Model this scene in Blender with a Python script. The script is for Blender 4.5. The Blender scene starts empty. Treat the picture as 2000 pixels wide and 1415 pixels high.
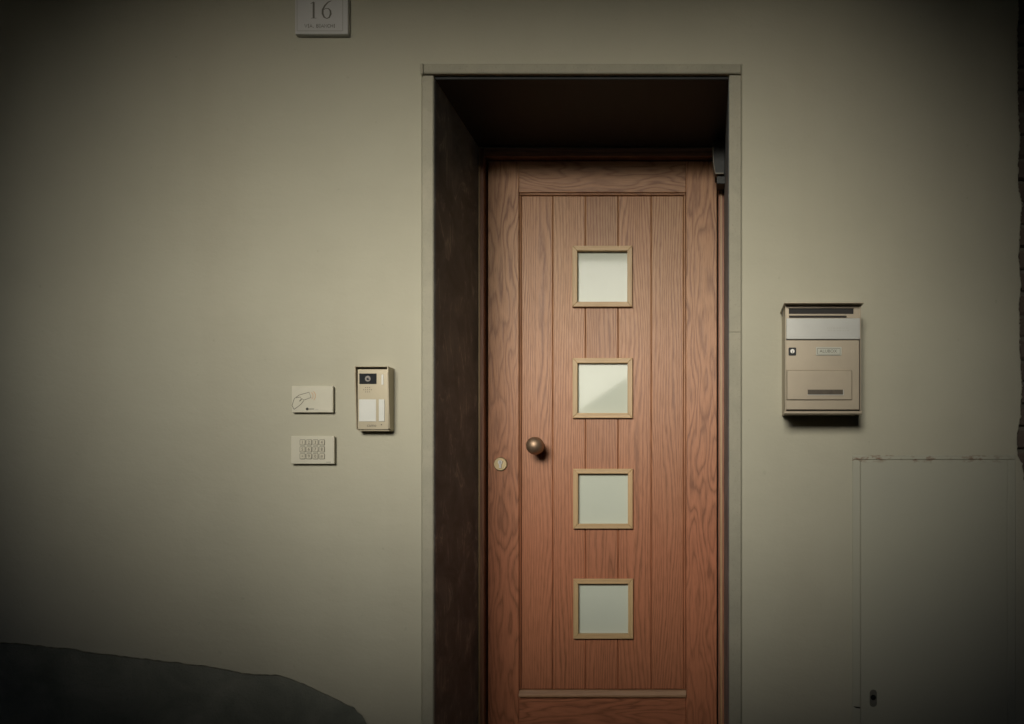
import bpy, bmesh, math, random
from mathutils import Vector, Matrix
R = math.radians
random.seed(7)

# ------------------------------------------------------------------ camera, light, exposure
scene = bpy.context.scene
CAMZ, DIST, VX, VY = 1.05, 2.0, 1371.0, 971.0      # eye height, distance to wall, photo point straight ahead
cam_d = bpy.data.cameras.new('camera'); cam = bpy.data.objects.new('camera', cam_d)
scene.collection.objects.link(cam); scene.camera = cam
cam.location = (0, -DIST, CAMZ); cam.rotation_euler = (R(90), 0, 0)
cam_d.sensor_width = 36; cam_d.lens = 1340 / 2000 * 36
cam_d.shift_x = (1000 - VX) / 2000; cam_d.shift_y = (VY - 707.5) / 2000
cam_d.clip_start = 0.05; cam_d.clip_end = 2000

SUN_EL, SUN_AZ = 21.0, 8.5          # degrees up, degrees left of straight behind the camera
to_sun = Vector((-math.sin(R(SUN_AZ)) * math.cos(R(SUN_EL)), -math.cos(R(SUN_AZ)) * math.cos(R(SUN_EL)), math.sin(R(SUN_EL))))
world = bpy.data.worlds.new('World'); scene.world = world; world.use_nodes = True
wn = world.node_tree.nodes; wl = world.node_tree.links
bg = wn['Background']; sky = wn.new('ShaderNodeTexSky'); sky.sky_type = 'NISHITA'
sky.sun_disc = False; sky.sun_elevation = R(SUN_EL); sky.sun_rotation = R(180 + SUN_AZ)
sky.air_density = 1.0; sky.dust_density = 1.5; sky.ozone_density = 1.0
wl.new(sky.outputs[0], bg.inputs[0]); bg.inputs[1].default_value = 0.05
sun_d = bpy.data.lights.new('sun', 'SUN'); sun_d.energy = 1.5; sun_d.angle = R(29); sun_d.color = (1.0, 0.97, 0.88)
sun = bpy.data.objects.new('sun', sun_d); scene.collection.objects.link(sun)
sun.rotation_euler = to_sun.to_track_quat('Z', 'Y').to_euler(); sun.location = (-6, -12, 8)

vs = scene.view_settings
vs.view_transform = 'Standard'; vs.look = 'None'; vs.gamma = 1.0; vs.use_curve_mapping = False
vs.exposure = 1.32
scene.cycles.use_denoising = True
scene.cycles.max_bounces = 6; scene.cycles.diffuse_bounces = 3
scene.cycles.sample_clamp_indirect = 4.0

# ------------------------------------------------------------------ helpers
def S(y=0.0): return 1340.0 / (DIST + y)             # photo pixels per metre on the plane at depth y
def X(px, y=0.0): return (px - VX) / S(y)
def Z(py, y=0.0): return CAMZ + (VY - py) / S(y)
ORG = {}
def link(o): scene.collection.objects.link(o); return o
def thing(name, loc, label, cat, group=None):
    o = link(bpy.data.objects.new(name, None)); o.location = loc; o.empty_display_size = 0.05
    ORG[o] = Vector(loc); o['label'] = label; o['category'] = cat
    if group: o['group'] = group
    return o
def obj(name, bm, mat, parent=None, smooth=False, recalc=True):
    if recalc: bmesh.ops.recalc_face_normals(bm, faces=bm.faces)
    base = ORG[parent] if parent else Vector((0, 0, 0))
    bm.transform(Matrix.Translation(-base))
    me = bpy.data.meshes.new(name); bm.to_mesh(me); bm.free()
    me.materials.append(mat)
    if smooth:
        for p in me.polygons: p.use_smooth = True
    o = link(bpy.data.objects.new(name, me)); o.parent = parent; ORG[o] = base
    return o
def structure(name, bm, mat):
    o = obj(name, bm, mat); o['kind'] = 'structure'; return o
def box(x0, x1, y0, y1, z0, z1, bev=0.0, seg=1, bm=None):
    b = bmesh.new()
    bmesh.ops.create_cube(b, size=1)
    b.transform(Matrix.Translation(((x0 + x1) / 2, (y0 + y1) / 2, (z0 + z1) / 2)) @ Matrix.Diagonal((abs(x1 - x0), abs(y1 - y0), abs(z1 - z0), 1)))
    if bev: bmesh.ops.bevel(b, geom=b.edges[:], offset=bev, segments=seg, profile=0.5, affect='EDGES')
    return join(bm, b)
def join(bm, b):
    if bm is None: return b
    me = bpy.data.meshes.new('tmp'); b.to_mesh(me); b.free(); bm.from_mesh(me); bpy.data.meshes.remove(me)
    return bm
def prism(pts, y0, y1, bev=0.0, bm=None, seg=1):
    """pts: (x, z) outline; front at y0 (towards the street), back at y1; the front rim is chamfered"""
    b = bmesh.new()
    f = b.faces.new([b.verts.new((x, y0, z)) for x, z in pts])
    r = bmesh.ops.extrude_face_region(b, geom=[f])
    vs_ = [g for g in r['geom'] if isinstance(g, bmesh.types.BMVert)]
    bmesh.ops.translate(b, verts=vs_, vec=(0, y1 - y0, 0))
    if not any(abs(v.co.y - y0) < 1e-7 for v in b.verts): pass
    bmesh.ops.recalc_face_normals(b, faces=b.faces)
    if bev:
        ed = [e for e in b.edges if all(abs(v.co.y - y0) < 1e-7 for v in e.verts)]
        bmesh.ops.bevel(b, geom=ed, offset=bev, segments=seg, profile=0.5, affect='EDGES')
    return join(bm, b)
def prism_x(pts, x0, x1, bev=0.0, bm=None):
    """pts: (y, z) profile run along x"""
    b = bmesh.new()
    f = b.faces.new([b.verts.new((x0, y, z)) for y, z in pts])
    r = bmesh.ops.extrude_face_region(b, geom=[f])
    bmesh.ops.translate(b, verts=[g for g in r['geom'] if isinstance(g, bmesh.types.BMVert)], vec=(x1 - x0, 0, 0))
    bmesh.ops.recalc_face_normals(b, faces=b.faces)
    if bev: bmesh.ops.bevel(b, geom=b.edges[:], offset=bev, segments=1, affect='EDGES')
    return join(bm, b)
def lathe(cx, cz, prof, n=40, bm=None):
    """prof: (radius, y) turned round the axis through (cx, cz) that points at the street"""
    b = bmesh.new(); rings = []
    for r, y in prof:
        if r < 1e-6: rings.append([b.verts.new((cx, y, cz))])
        else: rings.append([b.verts.new((cx + r * math.cos(2 * math.pi * k / n), y, cz + r * math.sin(2 * math.pi * k / n))) for k in range(n)])
    for a, c in zip(rings, rings[1:]):
        for k in range(n):
            k2 = (k + 1) % n
            if len(a) == 1 and len(c) == 1: continue
            if len(a) == 1: b.faces.new((a[0], c[k], c[k2]))
            elif len(c) == 1: b.faces.new((a[k], c[0], a[k2]))
            else: b.faces.new((a[k], c[k], c[k2], a[k2]))
    return join(bm, b)
def rrect(x0, x1, z0, z1, r, n=4):
    pts = []
    for cx, cz, a0 in ((x1 - r, z1 - r, 0), (x0 + r, z1 - r, 90), (x0 + r, z0 + r, 180), (x1 - r, z0 + r, 270)):
        for k in range(n + 1):
            a = R(a0 + 90 * k / n); pts.append((cx + r * math.cos(a), cz + r * math.sin(a)))
    return pts
def ribbon(lines, y, w, bm=None, d=0.0006):
    """flat printed strokes: each line a list of (x, z) or (x, z, width)"""
    bm = bm or bmesh.new()
    for ln in lines:
        n = len(ln); L = []; Rr = []
        for i, p in enumerate(ln):
            a = Vector(ln[max(i - 1, 0)][:2]); c = Vector(ln[min(i + 1, n - 1)][:2]); t = (c - a)
            t = t.normalized() if t.length > 1e-9 else Vector((1, 0)); nn = Vector((-t.y, t.x))
            ww = (p[2] if len(p) > 2 else w) / 2
            L.append(Vector(p[:2]) + nn * ww); Rr.append(Vector(p[:2]) - nn * ww)
        for i in range(n - 1):
            bm.faces.new([bm.verts.new((q.x, y, q.y)) for q in (L[i], Rr[i], Rr[i + 1], L[i + 1])])
    return bm
def text_bm(s, size, cx, cz, y, sx=1.0, extrude=0.0):
    cu = bpy.data.curves.new('lettering', 'FONT'); cu.body = s; cu.size = size; cu.align_x = 'CENTER'; cu.align_y = 'CENTER'
    cu.resolution_u = 3; cu.extrude = extrude
    o = link(bpy.data.objects.new('lettering', cu)); bpy.context.view_layer.update()
    me = bpy.data.meshes.new_from_object(o.evaluated_get(bpy.context.evaluated_depsgraph_get()))
    bpy.data.objects.remove(o); bpy.data.curves.remove(cu)
    b = bmesh.new(); b.from_mesh(me); bpy.data.meshes.remove(me)
    b.transform(Matrix.Translation((cx, y, cz)) @ Matrix.Rotation(R(90), 4, 'X') @ Matrix.Diagonal((sx, 1, 1, 1)))
    return b

# ------------------------------------------------------------------ materials
class N:
    def __init__(s, name):
        s.m = bpy.data.materials.new(name); s.m.use_nodes = True
        s.t = s.m.node_tree; s.b = s.t.nodes['Principled BSDF']
    def n(s, typ, **kw):
        o = s.t.nodes.new('ShaderNode' + typ)
        for k, v in kw.items():
            if k in o.inputs: s.set(o.inputs[k], v)
            else: setattr(o, k, v)
        return o
    def set(s, i, v):
        if isinstance(v, bpy.types.NodeSocket): s.t.links.new(v, i)
        else: i.default_value = v
    def math(s, op, a, b=0.0, c=None):
        o = s.t.nodes.new('ShaderNodeMath'); o.operation = op
        s.set(o.inputs[0], a); s.set(o.inputs[1], b)
        if c is not None: s.set(o.inputs[2], c)
        return o.outputs[0]
    def vmath(s, op, a, b):
        o = s.t.nodes.new('ShaderNodeVectorMath'); o.operation = op
        s.set(o.inputs[0], a); s.set(o.inputs[1], b); return o.outputs[0]
    def noise(s, vec, scale, detail=3.0, rough=0.5, dist=0.0):
        o = s.n('TexNoise'); s.set(o.inputs['Vector'], vec)
        o.inputs['Scale'].default_value = scale; o.inputs['Detail'].default_value = detail
        o.inputs['Roughness'].default_value = rough; o.inputs['Distortion'].default_value = dist
        return o.outputs['Fac']
    def ramp(s, fac, stops, interp='LINEAR'):
        o = s.t.nodes.new('ShaderNodeValToRGB'); s.set(o.inputs[0], fac); cr = o.color_ramp; cr.interpolation = interp
        while len(cr.elements) < len(stops): cr.elements.new(0.5)
        for e, (p, c) in zip(cr.elements, stops):
            e.position = p; e.color = (c, c, c, 1) if isinstance(c, (int, float)) else (*c, 1)
        return o.outputs[0]
    def mix(s, f, a, b, typ='MIX'):
        o = s.t.nodes.new('ShaderNodeMix'); o.data_type = 'RGBA'; o.blend_type = typ
        s.set(o.inputs[0], f)
        for i, v in ((6, a), (7, b)):
            s.set(o.inputs[i], (*v, 1) if isinstance(v, tuple) and len(v) == 3 else v)
        return o.outputs[2]
    def coord(s): return s.t.nodes.new('ShaderNodeTexCoord').outputs['Object']
    def rand(s): return s.t.nodes.new('ShaderNodeObjectInfo').outputs['Random']
    def bump(s, h, strength, dist=0.01):
        o = s.t.nodes.new('ShaderNodeBump'); o.inputs['Strength'].default_value = strength; o.inputs['Distance'].default_value = dist
        s.set(o.inputs['Height'], h); s.t.links.new(o.outputs[0], s.b.inputs['Normal'])
    def out(s, col=None, rough=0.6, metal=0.0, spec=0.5):
        if col is not None: s.set(s.b.inputs['Base Color'], (*col, 1) if isinstance(col, tuple) and len(col) == 3 else col)
        s.set(s.b.inputs['Roughness'], rough); s.b.inputs['Metallic'].default_value = metal
        s.b.inputs['Specular IOR Level'].default_value = spec
        return s.m

def plain(name, col, rough=0.6, metal=0.0, var=0.12, scale=30, spec=0.5, bump=0.0):
    m = N(name); v = m.coord(); f = m.noise(v, scale, 4, 0.6)
    c = m.mix(m.ramp(f, [(0.3, 0.0), (0.7, 1.0)]), tuple(x * (1 - var) for x in col), tuple(min(1, x * (1 + var)) for x in col))
    if bump: m.bump(m.noise(v, scale * 4, 3), bump, 0.002)
    return m.out(c, rough, metal, spec)

def plaster_material(name, base, tint):
    m = N(name); v = m.coord()
    big = m.noise(v, 0.9, 3, 0.5, 0.3); mid = m.noise(v, 5.0, 5, 0.6); fine = m.noise(v, 140, 3, 0.6)
    streak = m.noise(m.vmath('MULTIPLY', v, (3.2, 1, 0.5)), 1.6, 4, 0.55)
    c = m.mix(m.ramp(big, [(0.3, 0.0), (0.7, 1.0)]), base, tint)
    c = m.mix(m.math('MULTIPLY', m.ramp(mid, [(0.42, 0.0), (0.75, 1.0)]), 0.24), c, tuple(x * 0.8 for x in base))
    c = m.mix(m.math('MULTIPLY', m.ramp(streak, [(0.5, 0.0), (0.72, 1.0)]), 0.12), c, (0.36, 0.31, 0.23))
    specks = m.ramp(m.noise(v, 46, 1, 0.3), [(0.77, 0.0), (0.80, 1.0)])
    c = m.mix(m.math('MULTIPLY', specks, 0.12), c, (0.18, 0.16, 0.12))
    h = m.math('ADD', m.math('MULTIPLY', m.noise(m.vmath('MULTIPLY', v, (1.0, 1, 1.6)), 7, 4, 0.55), 1.0), m.math('MULTIPLY', fine, 0.10))
    m.bump(h, 0.34, 0.012)
    return m.out(c, 0.88, 0, 0.25)

def wood_material(name, light, dark, K, A, horizontal=False, fx=5.0, fz=1.0, rough=0.45, vary=0.0, red=0.0):
    """oak: growth rings as contour lines of a stretched noise, plus open pores"""
    m = N(name); co = m.coord(); rnd = m.rand()
    sp = m.n('SeparateXYZ'); m.set(sp.inputs[0], co)
    ox = m.math('MULTIPLY', rnd, 37.0); oz = m.math('MULTIPLY', rnd, 91.0)
    u0, v0 = (sp.outputs[2], sp.outputs[0]) if horizontal else (sp.outputs[0], sp.outputs[2])
    u = m.math('ADD', u0, ox); w = m.math('ADD', v0, oz)
    def vec(a, b, c):
        o = m.n('CombineXYZ'); m.set(o.inputs[0], a); m.set(o.inputs[1], b); m.set(o.inputs[2], c); return o.outputs[0]
    swirl = m.noise(vec(m.math('MULTIPLY', u, fx), m.math('MULTIPLY', sp.outputs[1], 2.0), m.math('MULTIPLY', w, fz)), 1.0, 2.0, 0.45)
    wob = m.noise(vec(m.math('MULTIPLY', u, 60.0), 0.0, m.math('MULTIPLY', w, 9.0)), 1.0, 3, 0.6)
    ph = m.math('ADD', m.math('ADD', m.math('MULTIPLY', u, K), m.math('MULTIPLY', swirl, m.math('MULTIPLY_ADD', m.math('FRACT', m.math('MULTIPLY', rnd, 7.31)), A * vary, A))), m.math('MULTIPLY', wob, 0.9))
    ring = m.math('FRACT', ph)
    line = m.ramp(ring, [(0.0, 1.0), (0.12, 0.6), (0.32, 0.16), (0.58, 0.02), (0.80, 0.35), (0.93, 1.0)])
    amp = m.ramp(m.noise(vec(m.math('MULTIPLY', u, 9.0), 3.0, m.math('MULTIPLY', w, 1.4)), 1.0, 2), [(0.3, 0.6), (0.6, 1.0)])
    amp = m.math('MULTIPLY', amp, m.ramp(m.noise(vec(m.math('MULTIPLY', u, 130.0), 5.0, m.math('MULTIPLY', w, 16.0)), 1.0, 3, 0.6), [(0.32, 0.55), (0.58, 1.0)]))
    pores = m.ramp(m.noise(vec(m.math('MULTIPLY', u, 420.0), 0.0, m.math('MULTIPLY', w, 14.0)), 1.0, 2, 0.6), [(0.5, 0.0), (0.68, 1.0)])
    tone = m.noise(vec(m.math('MULTIPLY', u, 3.0), 7.0, m.math('MULTIPLY', w, 1.1)), 1.0, 3, 0.5)
    base = m.mix(m.ramp(tone, [(0.3, 0.0), (0.7, 1.0)]), light, tuple(a * f for a, f in zip(light, (0.92, 0.80, 0.76))))
    if red:   # the wood colour on the door is redder and darker lower down
        low_ = m.n('MapRange'); m.set(low_.inputs[0], m.math('ADD', sp.outputs[2], m.math('MULTIPLY', tone, 0.5)))
        low_.inputs[1].default_value = 1.9; low_.inputs[2].default_value = 0.95
        base = m.mix(m.math('MULTIPLY', low_.outputs[0], red), base, tuple(a * f for a, f in zip(light, (0.90, 0.60, 0.60))))
    hs = m.n('HueSaturation'); m.set(hs.inputs['Color'], base)
    m.set(hs.inputs['Value'], m.math('MULTIPLY_ADD', rnd, 0.2, 0.9))
    c = m.mix(m.math('MULTIPLY', m.math('MULTIPLY', line, amp), 0.82), hs.outputs[0], dark)
    c = m.mix(m.math('MULTIPLY', pores, 0.5), c, dark)
    m.bump(m.math('ADD', m.math('MULTIPLY', line, -0.5), m.math('MULTIPLY', pores, -0.5)), 0.25, 0.0015)
    return m.out(c, rough, 0, 0.4)

def stone_material(name, a, b, rough=0.8, scale=6, bump=0.35, specks=0.35):
    m = N(name); v = m.coord(); f = m.noise(v, scale, 6, 0.65, 0.6); g = m.noise(v, 160, 2, 0.6)
    c = m.mix(m.ramp(f, [(0.3, 0.0), (0.7, 1.0)]), a, b)
    c = m.mix(m.math('MULTIPLY', m.ramp(g, [(0.58, 0.0), (0.72, 1.0)]), specks), c, tuple(x * 0.5 for x in a))
    m.bump(m.math('ADD', m.math('MULTIPLY', f, 0.6), m.math('MULTIPLY', g, 0.4)), bump, 0.004)
    return m.out(c, rough, 0, 0.3)

M = {}
M['plaster'] = plaster_material('cream_plaster', (0.50, 0.472, 0.36), (0.47, 0.452, 0.352))
M['cement'] = stone_material('grey_cement', (0.12, 0.13, 0.105), (0.24, 0.24, 0.195), 0.9, 5, 0.9, 0.35)
M['surround'] = stone_material('grey_sandstone', (0.34, 0.325, 0.25), (0.42, 0.39, 0.30), 0.85, 9, 0.3, 0.25)
M['oak'] = wood_material('oak_plank', (0.46, 0.258, 0.128), (0.18, 0.070, 0.030), 100.0, 6.0, fx=9, fz=0.75, vary=2.2, red=1.0)
M['oak_flat'] = wood_material('oak_flat_sawn', (0.46, 0.255, 0.128), (0.17, 0.064, 0.028), 20.0, 13.0, fx=10, fz=2.0, vary=0.3, red=1.0)
M['oak_rail'] = wood_material('oak_rail', (0.44, 0.24, 0.12), (0.17, 0.064, 0.028), 24.0, 14.0, True, fx=11, fz=2.2, red=1.0)
M['oak_bead'] = wood_material('pale_oak_bead', (0.54, 0.39, 0.20), (0.40, 0.26, 0.125), 60.0, 2.0)
M['oak_bead_h'] = wood_material('pale_oak_bead_across', (0.54, 0.39, 0.20), (0.40, 0.26, 0.125), 60.0, 2.0, True)
M['oak_ledge'] = wood_material('oak_ledge', (0.37, 0.225, 0.12), (0.23, 0.12, 0.06), 60.0, 3.0, True)
M['frame_wood'] = wood_material('frame_hardwood', (0.38, 0.19, 0.11), (0.18, 0.078, 0.045), 60.0, 3.0)
M['frame_wood_h'] = wood_material('frame_hardwood_across', (0.40, 0.21, 0.12), (0.18, 0.08, 0.045), 60.0, 3.0, True)
M['soffit'] = wood_material('soffit_shade_black', (0.014, 0.016, 0.017), (0.008, 0.009, 0.010), 40.0, 3.0, True, rough=0.6)  # near-black that stands in for shade under the lintel
M['frosted'] = plain('frosted_glass', (0.55, 0.585, 0.495), 0.06, 0, 0.03, 3, 0.13)
M['bronze'] = plain('aged_bronze', (0.36, 0.25, 0.165), 0.5, 0.85, 0.15, 30)
M['brass'] = plain('dull_brass', (0.48, 0.38, 0.22), 0.42, 0.75, 0.08, 60)
M['dark'] = plain('dark_hole', (0.015, 0.013, 0.011), 0.7, 0, 0.1)
M['steel'] = plain('steel', (0.55, 0.53, 0.50), 0.35, 0.9, 0.08)
M['box_metal'] = plain('champagne_painted_metal', (0.43, 0.365, 0.27), 0.38, 0.25, 0.04, 12)
M['flap'] = plain('pale_flap_metal', (0.50, 0.50, 0.46), 0.35, 0.2, 0.04, 12)
M['slot_brown'] = plain('slot_window', (0.10, 0.082, 0.06), 0.3, 0, 0.15, 60)
M['badge'] = plain('badge_plate', (0.50, 0.50, 0.42), 0.35, 0.2, 0.03)
M['white_plastic'] = plain('ivory_plastic', (0.60, 0.57, 0.45), 0.4, 0, 0.03)
M['key_plastic'] = plain('key_plastic', (0.57, 0.53, 0.41), 0.45, 0, 0.03)
M['ink'] = plain('dark_ink', (0.06, 0.055, 0.04), 0.6, 0, 0.1)
M['ink_soft'] = plain('grey_ink', (0.13, 0.12, 0.09), 0.6, 0, 0.1)
M['ink_faint'] = plain('faint_ink', (0.42, 0.41, 0.36), 0.5, 0, 0.05)
M['ink_orange'] = plain('orange_ink', (0.62, 0.30, 0.09), 0.6, 0, 0.05)
M['intercom'] = plain('bronze_aluminium', (0.43, 0.375, 0.265), 0.38, 0.3, 0.04, 20)
M['lens_glass'] = plain('black_glass', (0.03, 0.032, 0.034), 0.12, 0, 0.1)
M['lens_ring'] = plain('grey_lens_ring', (0.26, 0.235, 0.21), 0.5, 0.1, 0.1)
M['paper'] = plain('white_card', (0.66, 0.66, 0.60), 0.5, 0, 0.02)
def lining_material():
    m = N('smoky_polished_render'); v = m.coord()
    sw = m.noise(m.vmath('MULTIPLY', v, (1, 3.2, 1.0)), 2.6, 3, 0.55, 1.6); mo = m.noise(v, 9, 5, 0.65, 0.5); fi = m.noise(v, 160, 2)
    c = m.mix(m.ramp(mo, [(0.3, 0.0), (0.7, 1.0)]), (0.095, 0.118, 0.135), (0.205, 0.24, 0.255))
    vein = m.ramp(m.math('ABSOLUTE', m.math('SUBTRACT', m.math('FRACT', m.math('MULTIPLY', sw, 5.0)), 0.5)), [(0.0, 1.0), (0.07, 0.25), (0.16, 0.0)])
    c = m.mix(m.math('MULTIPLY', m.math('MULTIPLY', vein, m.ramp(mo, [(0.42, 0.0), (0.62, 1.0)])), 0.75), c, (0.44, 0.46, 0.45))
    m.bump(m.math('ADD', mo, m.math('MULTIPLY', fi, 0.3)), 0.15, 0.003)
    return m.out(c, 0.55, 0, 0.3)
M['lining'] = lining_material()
M['marble'] = stone_material('pale_marble', (0.56, 0.55, 0.53), (0.63, 0.62, 0.58), 0.4, 3, 0.05, 0.06)
M['engraved'] = plain('engraved_letters', (0.16, 0.15, 0.12), 0.7, 0, 0.1)
M['dark_box'] = plain('dark_grey_metal', (0.016, 0.017, 0.016), 0.4, 0.4, 0.1)
M['lock_grey'] = plain('worn_grey_metal', (0.21, 0.20, 0.165), 0.5, 0.3, 0.1)
M['edge_steel'] = plain('bright_edge', (0.20, 0.185, 0.15), 0.5, 0.3, 0.1)
M['brick'] = stone_material('weathered_brick', (0.09, 0.07, 0.055), (0.17, 0.13, 0.10), 0.9, 20, 0.6, 0.5)
M['mortar'] = stone_material('old_mortar', (0.12, 0.11, 0.085), (0.18, 0.16, 0.125), 0.95, 14, 0.6, 0.4)
M['light_blocker'] = stone_material('light_blocker_stone', (0.036, 0.037, 0.037), (0.052, 0.053, 0.052), 0.9, 5, 0.4, 0.3)  # for the added unseen walls and roof, dark to limit bounce
M['paving'] = stone_material('paving_stone', (0.033, 0.033, 0.032), (0.05, 0.05, 0.048), 0.85, 5, 0.4, 0.3)
M['sky_blocker'] = stone_material('sky_blocker_green', (0.035, 0.05, 0.022), (0.06, 0.075, 0.035), 0.95, 0.2, 0.0, 0.3)  # for the added ridge that cuts off low sky

# cabinet paint with rust along the top edge
def cabinet_material():
    m = N('painted_sheet_steel'); v = m.coord(); sp = m.n('SeparateXYZ'); m.set(sp.inputs[0], v)
    c = m.mix(m.ramp(m.noise(v, 3.0, 4), [(0.3, 0.0), (0.7, 1.0)]), (0.445, 0.435, 0.345), (0.475, 0.46, 0.355))
    near_top = m.ramp(sp.outputs[2], [(0.0, 0.0), (1.0, 1.0)])
    band = m.math('SMOOTH_MIN', 1.0, m.math('MAXIMUM', 0.0, m.math('SUBTRACT', 1.0, m.math('MULTIPLY', m.math('ABSOLUTE', m.math('SUBTRACT', sp.outputs[2], CAB_TOP - 0.010)), 62.0))), 0.0)
    rust = m.math('MULTIPLY', band, m.ramp(m.noise(m.vmath('MULTIPLY', v, (1, 1, 2.2)), 34, 4, 0.65), [(0.50, 0.0), (0.60, 1.0)]))
    patch = m.ramp(m.noise(v, 7.0, 1), [(0.40, 0.2), (0.55, 1.0)])
    c = m.mix(m.math('MULTIPLY', rust, patch), c, (0.20, 0.095, 0.05))
    m.bump(m.noise(v, 90, 3), 0.08, 0.003)
    return m.out(c, 0.6, 0, 0.4)

# ------------------------------------------------------------------ ground, plus unseen walls and roof added to darken the facade edges
GX0, GX1, BACK = -6.0, 4.0, -2.4
structure('ground', box(-400, 400, -400, 60, -0.3, 0.0), M['paving'])
OX0, OX1, OZ0, OZ1 = -1.92, 0.13, 1.95, 3.00        # opening in the added wall, sized to pool light on the facade
TOPZ = 3.7
b = box(GX0, OX0, BACK - 0.405, BACK, 0.004, TOPZ); box(OX1, GX1, BACK - 0.405, BACK, 0.004, TOPZ, bm=b)
prism([(OX0, 0.004), (OX1, 0.004), (OX1, OZ0), (-0.60, OZ0), (-0.97, 1.70), (-1.05, 1.72), (-1.07, OZ0), (OX0, OZ0)], BACK, BACK - 0.405, bm=b)   # added sill, notched to shape a slanted reflection in a door pane
box(OX0, OX1, BACK - 0.405, BACK, OZ1, TOPZ, bm=b)
structure('light_blocker_wall', b, M['light_blocker'])  # added unseen wall that lets light through one opening only
structure('light_blocker_ceiling', box(GX0 - 0.3, GX1 + 0.3, BACK - 0.405, 0.45, TOPZ + 0.002, TOPZ + 0.3), M['light_blocker'])  # added unseen roof that keeps overhead sky light off the facade
structure('light_blocker_end_wall', box(GX0 - 0.3, GX0 - 0.002, BACK - 0.405, 0.45, 0.004, TOPZ), M['light_blocker'])  # added unseen ends that keep side light out
structure('light_blocker_end_wall', box(GX1 + 0.002, GX1 + 0.3, BACK - 0.405, 0.45, 0.004, TOPZ), M['light_blocker'])

# unseen ridge added to block low sky, dipped for a pane reflection
b = bmesh.new(); rr = random.Random(11); cols_ = []
for k in range(0, 97):
    az = -100 + 200 * k / 96                       # degrees from straight behind, left positive
    dip = math.exp(-((az - 8.0) / 5.5) ** 4)
    top = (9.8 + 1.1 * math.sin(az * 0.21) + 0.7 * math.sin(az * 0.53 + 1) + rr.uniform(-.25, .25)) * (1 - 0.62 * dip)
    prof = []
    for dist, t_ in ((120, 0.0), (150, 0.45), (190, 0.8), (240, 1.0), (300, 0.9), (360, 0.0)):
        prof.append(b.verts.new((-math.sin(R(az)) * dist, -math.cos(R(az)) * dist, dist * math.tan(R(top)) * t_ + (rr.uniform(-1.2, 1.2) if 0 < t_ < 1 else 0) - (0.3 if t_ == 0 else 0))))
    cols_.append(prof)
for p_, q_ in zip(cols_, cols_[1:]):
    for i in range(5): b.faces.new((p_[i], q_[i], q_[i + 1], p_[i + 1]))
structure('sky_blocker_ridge', b, M['sky_blocker'])

# ------------------------------------------------------------------ the house wall
wall = thing('house_wall', (-0.35, 0, 0), 'smooth cream plastered house wall around the wooden door', 'wall')
JL0, JL1, JR0, JR1 = X(826), X(848), X(1424), X(1447)   # stone surround, outer and inner edges
LT, LB = Z(129), Z(148)
edge = [(0, 1257), (40, 1259), (90, 1265), (140, 1270), (200, 1280), (300, 1291), (400, 1303), (440, 1310), (480, 1318), (545, 1321), (562, 1326), (600, 1341), (640, 1360), (690, 1384), (705, 1399), (716, 1415), (722, 1452), (741, 1500), (752, 1560), (770, 1640), (771, 1673)]
def rough_line(pts, step, amp, seed):
    rnd = random.Random(seed); out = []
    for (x0, z0), (x1, z1) in zip(pts, pts[1:]):
        n = max(1, int(math.hypot(x1 - x0, z1 - z0) / step))
        for k in range(n):
            t = k / n; out.append((x0 + (x1 - x0) * t + rnd.uniform(-amp, amp), z0 + (z1 - z0) * t + rnd.uniform(-amp, amp)))
    out.append(pts[-1]); return out
low = [(GX0, 1.12)] + [(X(a), Z(c)) for a, c in edge]
low = low[:1] + rough_line(low[1:], 0.012, 0.0016, 3)
RX = X(1986)
right = rough_line([(X(2010), 0.004), (X(2008), Z(1300)), (X(2004), Z(960)), (X(1998), Z(905)), (X(1989), Z(890)), (X(1988), Z(850)), (X(1995), Z(815)), (X(1998), Z(750)), (X(1994), Z(700)), (X(1992), Z(590)), (X(1996), Z(560)), (X(1991), Z(500)), (X(1995), Z(430)), (X(1998), Z(395)), (X(1991), Z(370)), (X(1990), Z(320)), (X(1994), Z(270)), (X(1991), Z(230)), (X(1989), Z(180)), (X(1989), Z(60)), (X(1991), Z(0)), (X(1993), TOPZ)], 0.005, 0.0020, 5)
g = 0.0015
outline = low + [(JL0 - g, 0.004), (JL0 - g, LT + g), (JR1 + g, LT + g), (JR1 + g, 0.004)] + right + [(GX0, TOPZ)]
obj('plaster', prism(outline, 0.0, 0.006, bev=0.0035), M['plaster'], wall)
base_outline = [(GX0, 0.004), (JL0 - g, 0.004), (JL0 - g, LT + g), (JR1 + g, LT + g), (JR1 + g, 0.004), (RX + 0.002, 0.004), (RX + 0.002, TOPZ), (GX0, TOPZ)]
obj('cement_base', prism(base_outline, 0.0063, 0.45), M['cement'], wall)

DEP = 0.40
jl = obj('jamb_slab', box(JL0, JL1, -0.006, DEP + 0.06, 0.004, LB - 0.0025, 0.0025), M['surround'], wall)
JJ = Z(650)
obj('jamb_slab', box(JR0, JR1, -0.006, DEP + 0.06, JJ + 0.0003, LB - 0.0025, 0.0009), M['surround'], wall)
obj('jamb_slab', box(JR0, JR1, -0.006, DEP + 0.06, 0.004, JJ - 0.0003, 0.0009), M['surround'], wall)
obj('lintel_slab', box(X(830), JR1, -0.011, DEP + 0.06, LB, LT, 0.0025), M['surround'], wall)
obj('lintel_end', box(X(823.5), X(829.6), -0.013, 0.05, LB - 0.004, LT + 0.001, 0.0025), M['surround'], wall)
obj('soffit_shade_board', box(JL1 + 0.001, JR0 - 0.001, 0.004, DEP - 0.007, LB - 0.009, LB - 0.0006, 0.001), M['soffit'], wall)  # near-black board added to deepen the shade under the lintel
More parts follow.
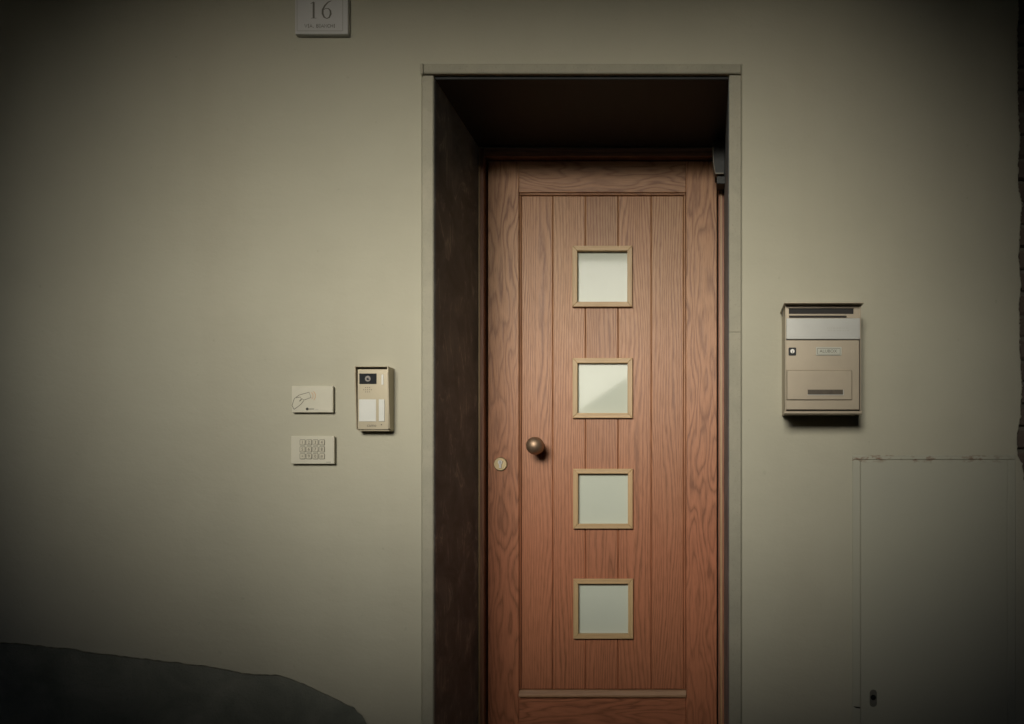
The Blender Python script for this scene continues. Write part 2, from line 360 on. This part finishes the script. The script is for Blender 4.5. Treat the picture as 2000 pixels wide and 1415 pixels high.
for a_, c_ in ((JL1 + 0.0002, JL1 + 0.0012), (JR0 - 0.0012, JR0 - 0.0002)):
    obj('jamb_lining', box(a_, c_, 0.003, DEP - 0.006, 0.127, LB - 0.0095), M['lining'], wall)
obj('threshold', box(JL1 + 0.0005, JR0 - 0.0005, -0.02, DEP + 0.06, 0.004, 0.125, 0.004), M['surround'], wall)

# neighbouring brick wall past the broken plaster edge
nb = thing('neighbour_wall', (1.2, 0.03, 0), 'dark weathered brick wall along the right edge', 'wall')
obj('mortar', box(RX + 0.003, 1.7, 0.024, 0.45, 0.004, TOPZ), M['mortar'], nb)
brick_bm = [box(-0.11, 0.11, -0.014, 0.02, -0.027, 0.027, 0.005) for _ in range(3)]
bricks = []
for i, bb in enumerate(brick_bm):
    rr = random.Random(i)
    for v in bb.verts: v.co += Vector((rr.uniform(-.003, .003), rr.uniform(-.003, .003), rr.uniform(-.002, .002)))
    me = bpy.data.meshes.new('brick'); bb.to_mesh(me); bb.free(); me.materials.append(M['brick']); bricks.append(me)
zz = 0.36; row = 0
while zz < 2.62:
    for k in range(2):
        o = link(bpy.data.objects.new('brick', random.choice(bricks))); o.parent = nb
        o.location = (RX + 0.115 + (0.115 if row % 2 else 0) + k * 0.232 - 1.2, random.uniform(-0.004, 0.004), zz)
        if row % 2 == 0 or True: pass
    if row % 2:
        o = link(bpy.data.objects.new('brick', random.choice(bricks))); o.parent = nb; o.scale = (0.48, 1, 1)
        o.location = (RX + 0.057 - 1.2, random.uniform(-0.004, 0.004), zz)
    zz += 0.066; row += 1

# ------------------------------------------------------------------ door frame
FY, LY = 0.395, 0.42
frame = thing('door_frame', (-0.35, FY, 0.126), 'dark reddish hardwood frame inside the stone doorway', 'door frame')
fl, fr_ = JL1 + 0.001, JR0 - 0.001
ftop = LB - 0.0095; lx0, lx1, lz1 = X(953, LY), X(1400, LY), Z(315, LY)
lz0 = 0.14
obj('frame_jamb', box(fl, lx0 - 0.006, FY, FY + 0.06, 0.126, ftop - 0.0005, 0.002), M['frame_wood'], frame)
obj('frame_strip', box(fl + 0.0005, fl + 0.006, FY - 0.004, FY - 0.0005, 0.126, ftop - 0.001), M['oak_bead'], frame)
obj('frame_jamb', box(lx1 + 0.005, fr_, FY + 0.004, FY + 0.06, 0.126, ftop - 0.0005, 0.002), M['frame_wood'], frame)
obj('frame_strip', box(lx1 + 0.013, lx1 + 0.017, FY, FY + 0.0035, 0.126, ftop - 0.001), M['oak_bead'], frame)
fz = Z(306, FY)
obj('frame_head', box(lx0 - 0.0055, lx1 + 0.0045, FY + 0.001, FY + 0.06, fz, ftop, 0.002), M['frame_wood_h'], frame)
obj('frame_stop', box(fl + 0.001, fr_ - 0.001, FY + 0.062, FY + 0.075, 0.126, ftop), M['dark'], frame)

# ------------------------------------------------------------------ door leaf
door = thing('door', (-0.35, LY, lz0), 'reddish oak door with four small square frosted windows', 'door')
LB_ = LY + 0.04
sx0, sx1 = X(1013.5, LY), X(1339.5, LY)
rail_b, ledge_t, ledge_b = Z(376, LY), Z(1348, LY), Z(1361, LY)
obj('stile', box(lx0, sx0 - 0.0004, LY, LB_, lz0, lz1, 0.0018), M['oak_flat'], door)
obj('stile', box(sx1 + 0.0004, lx1, LY, LB_, lz0, lz1, 0.0018), M['oak_flat'], door)
obj('rail', box(sx0, sx1, LY + 0.0004, LB_, rail_b, lz1, 0.0015), M['oak_rail'], door)
obj('rail', box(sx0, sx1, LY + 0.0004, LB_, lz0, ledge_b + 0.004, 0.0015), M['oak_rail'], door)
PY = LY + 0.009
def mould(x0, x1, z0, z1, mat): obj('moulding', box(x0, x1, LY + 0.004, PY + 0.004, z0, z1, 0.002), mat, door)
mw = 0.008
mould(sx0 + 0.0005, sx1 - 0.0005, rail_b - mw, rail_b - 0.0008, M['oak_rail'])
mould(sx0 + 0.0005, sx0 + 0.006, ledge_t, rail_b - mw - 0.0005, M['oak'])
mould(sx1 - mw, sx1 - 0.0005, ledge_t, rail_b - mw - 0.0005, M['oak'])
obj('door_core', box(sx0 + 0.0005, sx1 - 0.0005, PY + 0.016, LB_ - 0.002, ledge_b + 0.006, rail_b - 0.001), M['frame_wood'], door)
wins = [(1118, 1235, 481, 600), (1118.5, 1235.5, 700, 817), (1119.5, 1236, 916, 1033), (1120, 1236.5, 1131, 1248)]
W = [(X(a, LY), X(c, LY), Z(e, LY), Z(d, LY)) for a, c, d, e in wins]       # x0, x1, z0, z1
cols = [X(p, LY) for p in (1013.5, 1078.5, 1142.5, 1206.5, 1271.5, 1339.5)]
cols[0] += 0.0065; cols[-1] -= mw + 0.0005
pt, pb = rail_b - mw - 0.0006, ledge_t + 0.0
gap = 0.0003; ov = 0.009
def plank(pts): obj('plank', prism(pts, PY, PY + 0.015, bev=0.0026), M['oak'], door)
plank([(cols[0], pb), (cols[1] - gap, pb), (cols[1] - gap, pt), (cols[0], pt)])
plank([(cols[4] + gap, pb), (cols[5], pb), (cols[5], pt), (cols[4] + gap, pt)])
left = [(cols[1] + gap, pt), (cols[1] + gap, pb), (cols[2] - gap, pb)]
for x0, x1, z0, z1 in reversed(W): left += [(cols[2] - gap, z0 + ov), (x0 + ov, z0 + ov), (x0 + ov, z1 - ov), (cols[2] - gap, z1 - ov)]
plank(left + [(cols[2] - gap, pt)])
rgt = [(cols[4] - gap, pb), (cols[4] - gap, pt), (cols[3] + gap, pt)]
for x0, x1, z0, z1 in W: rgt += [(cols[3] + gap, z1 - ov), (x1 - ov, z1 - ov), (x1 - ov, z0 + ov), (cols[3] + gap, z0 + ov)]
plank(rgt + [(cols[3] + gap, pb)])
tops = [pt] + [w[2] + ov for w in W]; bots = [w[3] - ov for w in W] + [pb]
for t_, b_ in zip(tops, bots):
    plank([(cols[2] + gap, b_), (cols[3] - gap, b_), (cols[3] - gap, t_), (cols[2] + gap, t_)])
bar = 0.0175
for i, (x0, x1, z0, z1) in enumerate(W):
    y0, y1 = LY - 0.004, PY + 0.013
    def mitre(pts): return prism(pts, y0, y1, bev=0.0012)
    wf = obj('window', mitre([(x0, z1 - 0.0), (x0 + bar, z1 - bar), (x1 - bar, z1 - bar), (x1, z1)]), M['oak_bead_h'], door)
    obj('bead', mitre([(x0, z0), (x1, z0), (x1 - bar, z0 + bar), (x0 + bar, z0 + bar)]), M['oak_bead_h'], wf)
    obj('bead', mitre([(x0, z0 + 0.0002), (x0 + bar, z0 + bar + 0.0002), (x0 + bar, z1 - bar - 0.0002), (x0, z1 - 0.0002)]), M['oak_bead'], wf)
    obj('bead', mitre([(x1, z0 + 0.0002), (x1, z1 - 0.0002), (x1 - bar, z1 - bar - 0.0002), (x1 - bar, z0 + bar + 0.0002)]), M['oak_bead'], wf)
    obj('pane', box(x0 + bar - 0.004, x1 - bar + 0.004, PY + 0.004, PY + 0.010, z0 + bar - 0.004, z1 - bar + 0.004), M['frosted'], wf)
prof = [(PY + 0.004, ledge_b + 0.0005), (LY - 0.012, ledge_b + 0.0005), (LY - 0.012, ledge_b + 0.008), (LY - 0.002, ledge_t - 0.0005), (PY + 0.004, ledge_t - 0.0005)]
obj('drip_ledge', prism_x(prof, X(1014.5, LY), X(1340.5, LY), 0.0008), M['oak_ledge'], door)
# knob
ky = LY - 0.052; kx, kz = X(1045, ky), Z(871, ky); kr = 0.031
profk = [(0, ky - kr * 0.92)]
for k in range(1, 15):
    a = math.pi * k / 17; profk.append((kr * math.sin(a), ky - kr * 0.92 * math.cos(a)))
profk += [(0.0125, ky + 0.031), (0.011, ky + 0.038), (0.013, PY - 0.005), (0.021, PY - 0.004), (0.022, PY + 0.002)]
kn = obj('knob', lathe(kx, kz, profk), M['bronze'], door, smooth=True)
# lock
ex, ez = X(978, LY), Z(907, LY)
lk = obj('lock', lathe(ex, ez, [(0, LY - 0.006), (0.0215, LY - 0.006), (0.0238, LY - 0.004), (0.0245, LY - 0.0002)], 36), M['brass'], door)
obj('lock_cylinder', lathe(ex, ez + 0.006, [(0, LY - 0.0085), (0.0078, LY - 0.0085), (0.0086, LY - 0.0058)], 24), M['steel'], lk)
b = box(ex - 0.0045, ex + 0.0045, LY - 0.0083, LY - 0.0058, ez - 0.014, ez - 0.0005, 0.001)
obj('lock_tail', b, M['steel'], lk)
obj('keyhole', box(ex - 0.0009, ex + 0.0009, LY - 0.0089, LY - 0.0083, ez + 0.0015, ez + 0.011), M['dark'], lk)

# fixture on the right side of the doorway
fy0, fy1 = 0.32, 0.385
fix = thing('fixture', (JR0 - 0.02, fy0, Z(345, 0.27)), 'small dark grey curved box fixed high inside the doorway', 'fixture')
pz = lambda p: Z(p, fy0); px_ = lambda p: X(p, fy0)
curve = [(px_(1393), pz(277)), (px_(1393.2), pz(300)), (px_(1394), pz(315)), (px_(1395.6), pz(328)), (px_(1398), pz(340))]
cover = curve + [(JR0 - 0.003, pz(338)), (JR0 - 0.003, pz(277))]
obj('cover', prism(cover, fy0, fy1, bev=0.001), M['dark_box'], fix)
rim = curve + [(x - 0.0016, z - 0.001) for x, z in reversed(curve)]
obj('rim', prism(rim, fy0 - 0.001, fy1), M['edge_steel'], fix)
obj('rim', box(px_(1398), JR0 - 0.006, fy0 - 0.0012, fy0 + 0.02, pz(340), pz(338) - 0.0002), M['edge_steel'], fix)
obj('base', box(px_(1400), JR0 - 0.0005, fy0 + 0.012, fy1, pz(356), pz(341) - 0.0004, 0.001), M['dark_box'], fix)
obj('back_plate', box(JR0 - 0.0028, JR0 - 0.0004, fy0 + 0.006, fy1 + 0.005, pz(341), pz(272)), M['dark_box'], fix)

# ------------------------------------------------------------------ house number tile
pq0, pq1 = X(576, -0.014), X(679.5, -0.014); pz0, pz1 = Z(67, -0.014), Z(-38, -0.014)
pl = thing('house_number_plaque', ((pq0 + pq1) / 2, 0, pz0), 'square marble house number tile reading 16 above the keypad', 'plaque')
obj('tile', box(pq0, pq1, -0.014, -0.0005, pz0, pz1, 0.0012), M['marble'], pl)
py = -0.0146
PX = lambda p: X(p, -0.014); PZ = lambda p: Z(p, -0.014)
fr = [[(PX(581), PZ(61)), (PX(669), PZ(61))], [(PX(580.5), PZ(61)), (PX(580.5), PZ(-32))], [(PX(669.5), PZ(61)), (PX(669.5), PZ(-32))], [(PX(581), PZ(-32)), (PX(669), PZ(-32))]]
obj('engraved_border', ribbon(fr, py, 0.0022), M['ink_faint'], pl)
one = [[(PX(612.8), PZ(5), 0.0058), (PX(612.8), PZ(36), 0.0058)], [(PX(607.5), PZ(36.2), 0.0012), (PX(618.2), PZ(36.2), 0.0012)], [(PX(606.8), PZ(8), 0.0014), (PX(613.4), PZ(4.4), 0.003)]]
obj('numeral', ribbon(one, py, 0.003), M['engraved'], pl)
six = [[(PX(647.8), PZ(2), 0.0018), (PX(641), PZ(5), 0.0035), (PX(634.5), PZ(12), 0.0046), (PX(630.5), PZ(20), 0.0056), (PX(630.3), PZ(27), 0.006), (PX(633.2), PZ(34), 0.0045), (PX(638.3), PZ(37), 0.0022), (PX(643.3), PZ(34.8), 0.004), (PX(646.2), PZ(28), 0.0056), (PX(645.4), PZ(21.5), 0.0048), (PX(641.5), PZ(17.2), 0.0026), (PX(636.6), PZ(17.2), 0.0018), (PX(632), PZ(20), 0.0014)]]
obj('numeral', ribbon(six, py, 0.004), M['engraved'], pl)
GL = {'V': ([[(0, 1), (.5, 0), (1, 1)]], .8), 'I': ([[(.5, 0), (.5, 1)], [(.2, 0), (.8, 0)], [(.2, 1), (.8, 1)]], .45), 'A': ([[(0, 0), (.5, 1), (1, 0)], [(.2, .38), (.8, .38)]], .8),
      '.': ([[(.3, 0), (.6, 0), (.6, .12), (.3, .12)]], .4), 'B': ([[(.1, 0), (.1, 1), (.6, 1), (.85, .77), (.6, .53), (.1, .53)], [(.6, .53), (.95, .27), (.6, 0), (.1, 0)]], .72),
      'N': ([[(.05, 0), (.05, 1), (.95, 0), (.95, 1)]], .85), 'C': ([[(.95, .8), (.6, 1), (.15, .75), (.05, .4), (.3, .05), (.65, 0), (.95, .2)]], .75), 'H': ([[(.1, 0), (.1, 1)], [(.9, 0), (.9, 1)], [(.1, .5), (.9, .5)]], .85), ' ': ([], .4)}
def strokes(s, x, z, h, w):
    out = []; total = sum(GL[c][1] + .16 for c in s) * h * w; x -= total / 2
    for c in s:
        ls, wd = GL[c]
        for l in ls: out.append([(x + p * wd * h * w, z + q * h) for p, q in l])
        x += (wd + .16) * h * w
    return out
obj('lettering', ribbon(strokes('VIA. BIANCHI', PX(625.5), PZ(54.5), 0.0095, 0.98), py, 0.0017), M['engraved'], pl)

# ------------------------------------------------------------------ card reader
def plate(name, label, cat, p0, p1, q0, q1, depth):
    y = -depth; x0, x1, z0, z1 = X(p0, y), X(p1, y), Z(q1, y), Z(q0, y)
    t = thing(name, ((x0 + x1) / 2, 0, z0), label, cat)
    obj('back_box', box(x0 + 0.003, x1 - 0.003, -depth * 0.35, -0.0005, z0 + 0.003, z1 - 0.003), M['key_plastic'], t)
    obj('face_plate', box(x0, x1, -depth, -depth * 0.35 - 0.0002, z0, z1, 0.0016, 2), M['white_plastic'], t)
    return t, y
t, y = plate('card_reader', 'ivory card reader plate with hand and card drawing', 'card reader', 569.5, 650, 754, 806, 0.012)
yy = y - 0.0004
def P(*pts): return [(X(a, y), Z(c, y)) for a, c in pts]
hand = [P((574.5, 800), (570.5, 792.5), (575, 779), (577, 777.5), (587, 776), (588.5, 780), (584.5, 784.5)), P((574.5, 800), (583, 794), (588, 790), (591.5, 785.5), (594, 782), (590, 779), (586, 784)),
        P((584.5, 772), (604, 766.5), (607.5, 777), (594.5, 781.5)), P((578.5, 776.5), (584.5, 772))]
obj('hand_drawing', ribbon(hand, yy, 0.0015), M['ink_soft'], t)
obj('signal_waves', ribbon([P((608.5, 767), (611.5, 771), (611.5, 776), (609, 780)), P((612.5, 764.5), (616, 770), (616, 777), (613, 782))], yy, 0.0012), M['ink_orange'], t)
lg = lathe(X(600.2, y), Z(799.3, y), [(0, yy), (0.0042, yy)], 20); ribbon([P((604, 799.3), (613.5, 799.3))], yy, 0.0018, lg)
obj('logo', lg, M['ink'], t)
obj('lettering', ribbon([P((616, 800), (622, 800))], yy, 0.0012), M['ink_faint'], t)

# ------------------------------------------------------------------ keypad
t, y = plate('keypad', 'ivory keypad plate with twelve square numbered keys', 'keypad', 568, 652.5, 852, 906.5, 0.013)
for r_, rowk in enumerate(('1234', '5678', '*90#')):
    for c_, ch in enumerate(rowk):
        cx, cz = X(591.2 + 12.6 * c_, y), Z(864.6 + 13.6 * r_, y); h = 0.0072
        k = obj('key', prism(rrect(cx - h, cx + h, cz - h, cz + h, 0.002), y - 0.0016, y - 0.0002, 0.0006), M['key_plastic'], t)
        o_, i_ = rrect(cx - h - .0013, cx + h + .0013, cz - h - .0013, cz + h + .0013, 0.003), rrect(cx - h, cx + h, cz - h, cz + h, 0.002)
        bm_ = bmesh.new(); n_ = len(o_)
        A_ = [bm_.verts.new((x, y - 0.0003, z)) for x, z in o_]; B_ = [bm_.verts.new((x, y - 0.0003, z)) for x, z in i_]
        for q in range(n_): bm_.faces.new((A_[q], A_[(q + 1) % n_], B_[(q + 1) % n_], B_[q]))
        obj('key_outline', bm_, M['ink_soft'], k)
        obj('numeral', text_bm(ch, 0.0125, cx, cz if ch != '*' else cz - 0.002, y - 0.0018), M['ink_soft'], k)
obj('lettering', ribbon([P((637, 903), (646, 903))], y - 0.0004, 0.001), M['ink_soft'], t)

# ------------------------------------------------------------------ video intercom
d = 0.029; y = -d
x0, x1, z0, z1 = X(697, y), X(760, y), Z(841, y), Z(718.5, y)
t = thing('intercom', ((x0 + x1) / 2, 0, z0), 'tall metal video intercom with camera and white name card', 'intercom')
obj('body', box(x0 + 0.0015, x1 - 0.0015, -d, -0.0005, z0 + 0.0022, z1 - 0.004, 0.0012), M['intercom'], t)
th = 0.002
sd = lambda: [(-0.0005, z0 + 0.001), (-0.0005, z1), (-d - 0.010, z1), (-d - 0.010, z1 - 0.016), (-d - 0.001, z0 + 0.006), (-d + 0.012, z0 + 0.001)]
hd = obj('rain_hood', prism_x(sd(), x1 - 0.0008, x1 + th, 0.0), M['intercom'], t)
obj('hood_side', prism_x(sd(), x0 - th, x0 + 0.0008, 0.0), M['intercom'], hd)
obj('hood_top', box(x0 - th, x1 + th, -d - 0.0105, -0.0005, z1 + 0.0002, z1 + 0.0022, 0.0006), M['intercom'], hd)
obj('bottom_lip', box(x0 + 0.001, x1 - 0.001, -d + 0.004, -0.0005, z0 - 0.001, z0 + 0.002), M['intercom'], t)
IX = lambda p: X(p, y); IZ = lambda p: Z(p, y)
cw = obj('camera_window', box(IX(702), IX(735.5), y - 0.001, y + 0.002, IZ(750.5), IZ(730), 0.0004), M['lens_glass'], t)
obj('lens', lathe(IX(718.8), IZ(740.3), [(0, y - 0.003), (0.0035, y - 0.0028), (0.004, y - 0.002), (0.0078, y - 0.002), (0.0084, y - 0.0011)], 28), M['lens_ring'], cw)
obj('lens_glass', lathe(IX(719.3), IZ(740.6), [(0, y - 0.0042), (0.003, y - 0.0038), (0.0036, y - 0.0031)], 20), M['lens_glass'], cw)
obj('light_slot', prism(rrect(IX(745.2), IX(749), IZ(752), IZ(732), 0.002), y - 0.0008, y + 0.001), M['paper'], t)
for gy in range(3):
    for gx in range(5):
        if gy != 1 and gx in (0, 4): continue
        obj('speaker_hole', lathe(IX(710.5 + 3.8 * gx), IZ(757.5 + 4.2 * gy), [(0, y - 0.0003), (0.0014, y - 0.0003)], 8), M['ink_soft'], t)
obj('name_card', box(IX(701.3), IX(734.5), y - 0.0009, y + 0.001, IZ(823.5), IZ(780.5), 0.0004), M['paper'], t)
obj('call_button', box(IX(740.3), IX(751.3), y - 0.0018, y + 0.001, IZ(823.5), IZ(780.5), 0.0006), M['paper'], t)
obj('lettering', text_bm('came', 0.013, IX(726), IZ(831.5), y - 0.0004), M['ink_soft'], t)
obj('microphone', lathe(IX(745), IZ(830), [(0, y - 0.0004), (0.0018, y - 0.0004)], 10), M['ink'], t)

# ------------------------------------------------------------------ letter box
d = 0.086; y = -d
BX = lambda p, e=0.0: X(p, y - e); BZ = lambda p, e=0.0: Z(p, y - e)
bx0, bx1, bz0, bz1 = BX(1534), BX(1681.5), BZ(806), BZ(596)
t = thing('letter_box', ((bx0 + bx1) / 2, 0, bz0), 'champagne metal letter box with pale slot flap on right wall', 'letter box')
zseam = BZ(664)
cs = obj('case', box(bx0, bx1, -d + 0.012, -0.0005, bz0, bz1 - 0.0005, 0.0015), M['box_metal'], t)
for s in ((bx0, bx0 + 0.0022), (bx1 - 0.0022, bx1)):
    obj('case_side', box(s[0], s[1], -d, -d + 0.0118, bz0, bz1 - 0.0005), M['box_metal'], t)
obj('lid', prism_x([(-0.0005, bz1), (-d - 0.018, bz1), (-d - 0.018, bz1 + 0.0022), (-0.0005, bz1 + 0.0035)], bx0 - 0.005, bx1 + 0.004), M['box_metal'], t)
obj('lid_arm', box(bx0 - 0.0048, bx0 - 0.0034, -0.05, -0.045, bz1 - 0.022, bz1 - 0.0002), M['dark_box'], t)
# slot face with a real opening
sy = -d + 0.004
sx0_, sx1_, sz0_, sz1_ = BX(1541), BX(1668), BZ(613), BZ(601.5)
fx0, fx1, fz1 = bx0 + 0.0024, bx1 - 0.0024, bz1 - 0.001
fzb = BZ(626)
b = box(fx0, sx0_, sy, sy + 0.003, fzb, fz1); box(sx1_, fx1, sy, sy + 0.003, fzb, fz1, bm=b)
box(sx0_, sx1_, sy, sy + 0.003, sz1_, fz1, bm=b); box(sx0_, sx1_, sy, sy + 0.003, fzb, sz0_, bm=b)
sf = obj('slot_face', b, M['box_metal'], t)
obj('slot', box(sx0_ - 0.002, sx1_ + 0.002, sy + 0.0035, sy + 0.0075, sz0_ - 0.004, sz1_ + 0.002), M['dark'], sf)
obj('slot_lip', prism_x([(sy + 0.003, sz0_ + 0.001), (sy - 0.003, sz0_ - 0.006), (sy - 0.003, sz0_ - 0.0085), (sy - 0.0005, sz0_ - 0.009)], sx0_, BX(1652)), M['box_metal'], sf)
obj('slot_gap', prism(rrect(sx0_, BX(1654), BZ(619.8), BZ(617.2), 0.0015), sy - 0.0035, sy - 0.0004), M['dark'], sf)
obj('flap', box(fx0, fx1, -d - 0.001, -d + 0.0035, zseam + 0.0012, BZ(622), 0.0012), M['flap'], t)
fa = []
rr = random.Random(4)
for ln_, (p0, p1) in enumerate(((1615, 1659), (1617, 1661))):
    p = p0
    while p < p1:
        w_ = rr.uniform(1.5, 4.5); fa.append([(BX(p), BZ(641.5 + 5 * ln_)), (BX(p + w_), BZ(641.5 + 5 * ln_))]); p += w_ + rr.uniform(1.2, 3.2)
obj('lettering', ribbon(fa, -d - 0.0013, 0.0016), M['ink_faint'], t)
dx0, dx1, dz0, dz1 = BX(1535.2), BX(1678.3), BZ(800.5), zseam - 0.0012
dr = obj('box_door', box(dx0, dx1, -d - 0.0005, -d + 0.010, dz0, dz1, 0.0012), M['box_metal'], t)
obj('door_gap', box(bx0 + 0.0023, bx1 - 0.0023, -d + 0.0102, -d + 0.0116, bz0 + 0.002, zseam), M['dark'], t)
em = obj('embossed_panel', prism(rrect(dx0 + 0.0005, BX(1664.5), BZ(782.5), BZ(723), 0.004), -d - 0.0042, -d - 0.0007, 0.003), M['box_metal'], dr)
ey = -d - 0.0042
vw0, vw1, vz0, vz1 = BX(1577.5, .004), BX(1646.5, .004), BZ(771, .004), BZ(761.5, .004)
obj('viewing_slot', box(vw0, vw1, ey - 0.0003, ey + 0.001, vz0, vz1), M['slot_brown'], dr)
b = box(vw0 - 0.001, vw1 + 0.0018, ey - 0.0012, ey - 0.0001, vz0 - 0.0018, vz0 - 0.0002); box(vw1 + 0.0003, vw1 + 0.002, ey - 0.0012, ey - 0.0001, vz0 - 0.0001, vz1, bm=b)
obj('slot_rim', b, M['flap'], dr)
bd = obj('badge', box(BX(1593.5), BX(1643.5), -d - 0.0022, -d - 0.0007, BZ(695), BZ(678.5), 0.0006), M['badge'], dr)
bb_ = [[(BX(1596.3), BZ(692.5)), (BX(1640.5), BZ(692.5))], [(BX(1596.3), BZ(681.2)), (BX(1640.5), BZ(681.2))], [(BX(1596.3), BZ(692.5)), (BX(1596.3), BZ(681.2))], [(BX(1640.5), BZ(692.5)), (BX(1640.5), BZ(681.2))]]
obj('badge_border', ribbon(bb_, -d - 0.0025, 0.001), M['ink_soft'], dr)
obj('lettering', text_bm('ALUBOX', 0.0125, BX(1617.5), BZ(686.9), -d - 0.0025, 0.98), M['ink_soft'], dr)
lkb = obj('lock', prism(rrect(BX(1540), BX(1555), BZ(695), BZ(679.5), 0.003), -d - 0.0025, -d - 0.0007, 0.0006), M['dark_box'], dr)
obj('lock_barrel', lathe(BX(1547.5), BZ(686.8), [(0, -d - 0.0036), (0.0055, -d - 0.0036), (0.0062, -d - 0.0026)], 20), M['steel'], dr)
obj('keyhole', box(BX(1547.5) - 0.0007, BX(1547.5) + 0.0007, -d - 0.004, -d - 0.0037, BZ(690.5), BZ(686)), M['dark'], dr)
lipb = lathe(0, 0, [(0, 0), (0.0052, 0), (0.0052, bx1 - bx0 + 0.006), (0, bx1 - bx0 + 0.006)], 16)
lipb.transform(Matrix.Translation((bx0 - 0.003, -d + 0.005, bz0 - 0.0005)) @ Matrix.Rotation(R(-90), 4, 'Z'))
obj('bottom_tube', lipb, M['box_metal'], t, smooth=False)

# ------------------------------------------------------------------ meter cabinet
CAB_TOP = 0.0
cz1, cz0 = Z(889), 0.16; cx0, cx1 = X(1664), X(1983)
CAB_TOP = cz1 - cz0
M['cabinet'] = cabinet_material()
t = thing('meter_cabinet', ((cx0 + cx1) / 2, 0, cz0), 'flush wall-coloured meter cabinet with rusty top edge', 'cabinet')
fw = 0.024
obj('cabinet_frame', box(cx0, cx1, -0.0040, -0.0005, cz1 - 0.014, cz1, 0.0016), M['cabinet'], t)
obj('cabinet_frame', box(cx0, cx0 + fw, -0.0042, -0.0006, cz0, cz1 - 0.0143, 0.0016), M['cabinet'], t)
obj('cabinet_frame', box(cx1 - fw, cx1, -0.0042, -0.0006, cz0, cz1 - 0.0143, 0.0016), M['cabinet'], t)
obj('cabinet_frame', box(cx0 + fw + .0002, cx1 - fw - .0002, -0.0042, -0.0006, cz0, cz0 + fw, 0.001), M['cabinet'], t)
cd = obj('cabinet_door', box(cx0 + fw + 0.0008, cx1 - fw - 0.0008, -0.0039, -0.0006, cz0 + fw + 0.002, cz1 - 0.0144, 0.001), M['cabinet'], t)
lx, lz = X(1705), Z(1363.5)
lp = obj('lock_plate', prism(rrect(lx - 0.0105, lx + 0.0105, lz - 0.025, lz + 0.025, 0.0100, 8), -0.0052, -0.0035, 0.001), M['lock_grey'], cd)
obj('lock_barrel', lathe(X(1704.5), Z(1361.5), [(0, -0.0066), (0.0026, -0.0066), (0.0028, -0.0056), (0.006, -0.0056), (0.0064, -0.0072), (0.0076, -0.0072), (0.0078, -0.0054)], 24), M['dark_box'], cd)
obj('latch_hole', prism([(X(1666), Z(1379)), (X(1680), Z(1380.5)), (X(1679.5), Z(1383.5)), (X(1671), Z(1382.5))][::-1], -0.0046, -0.0043), M['dark'], t)
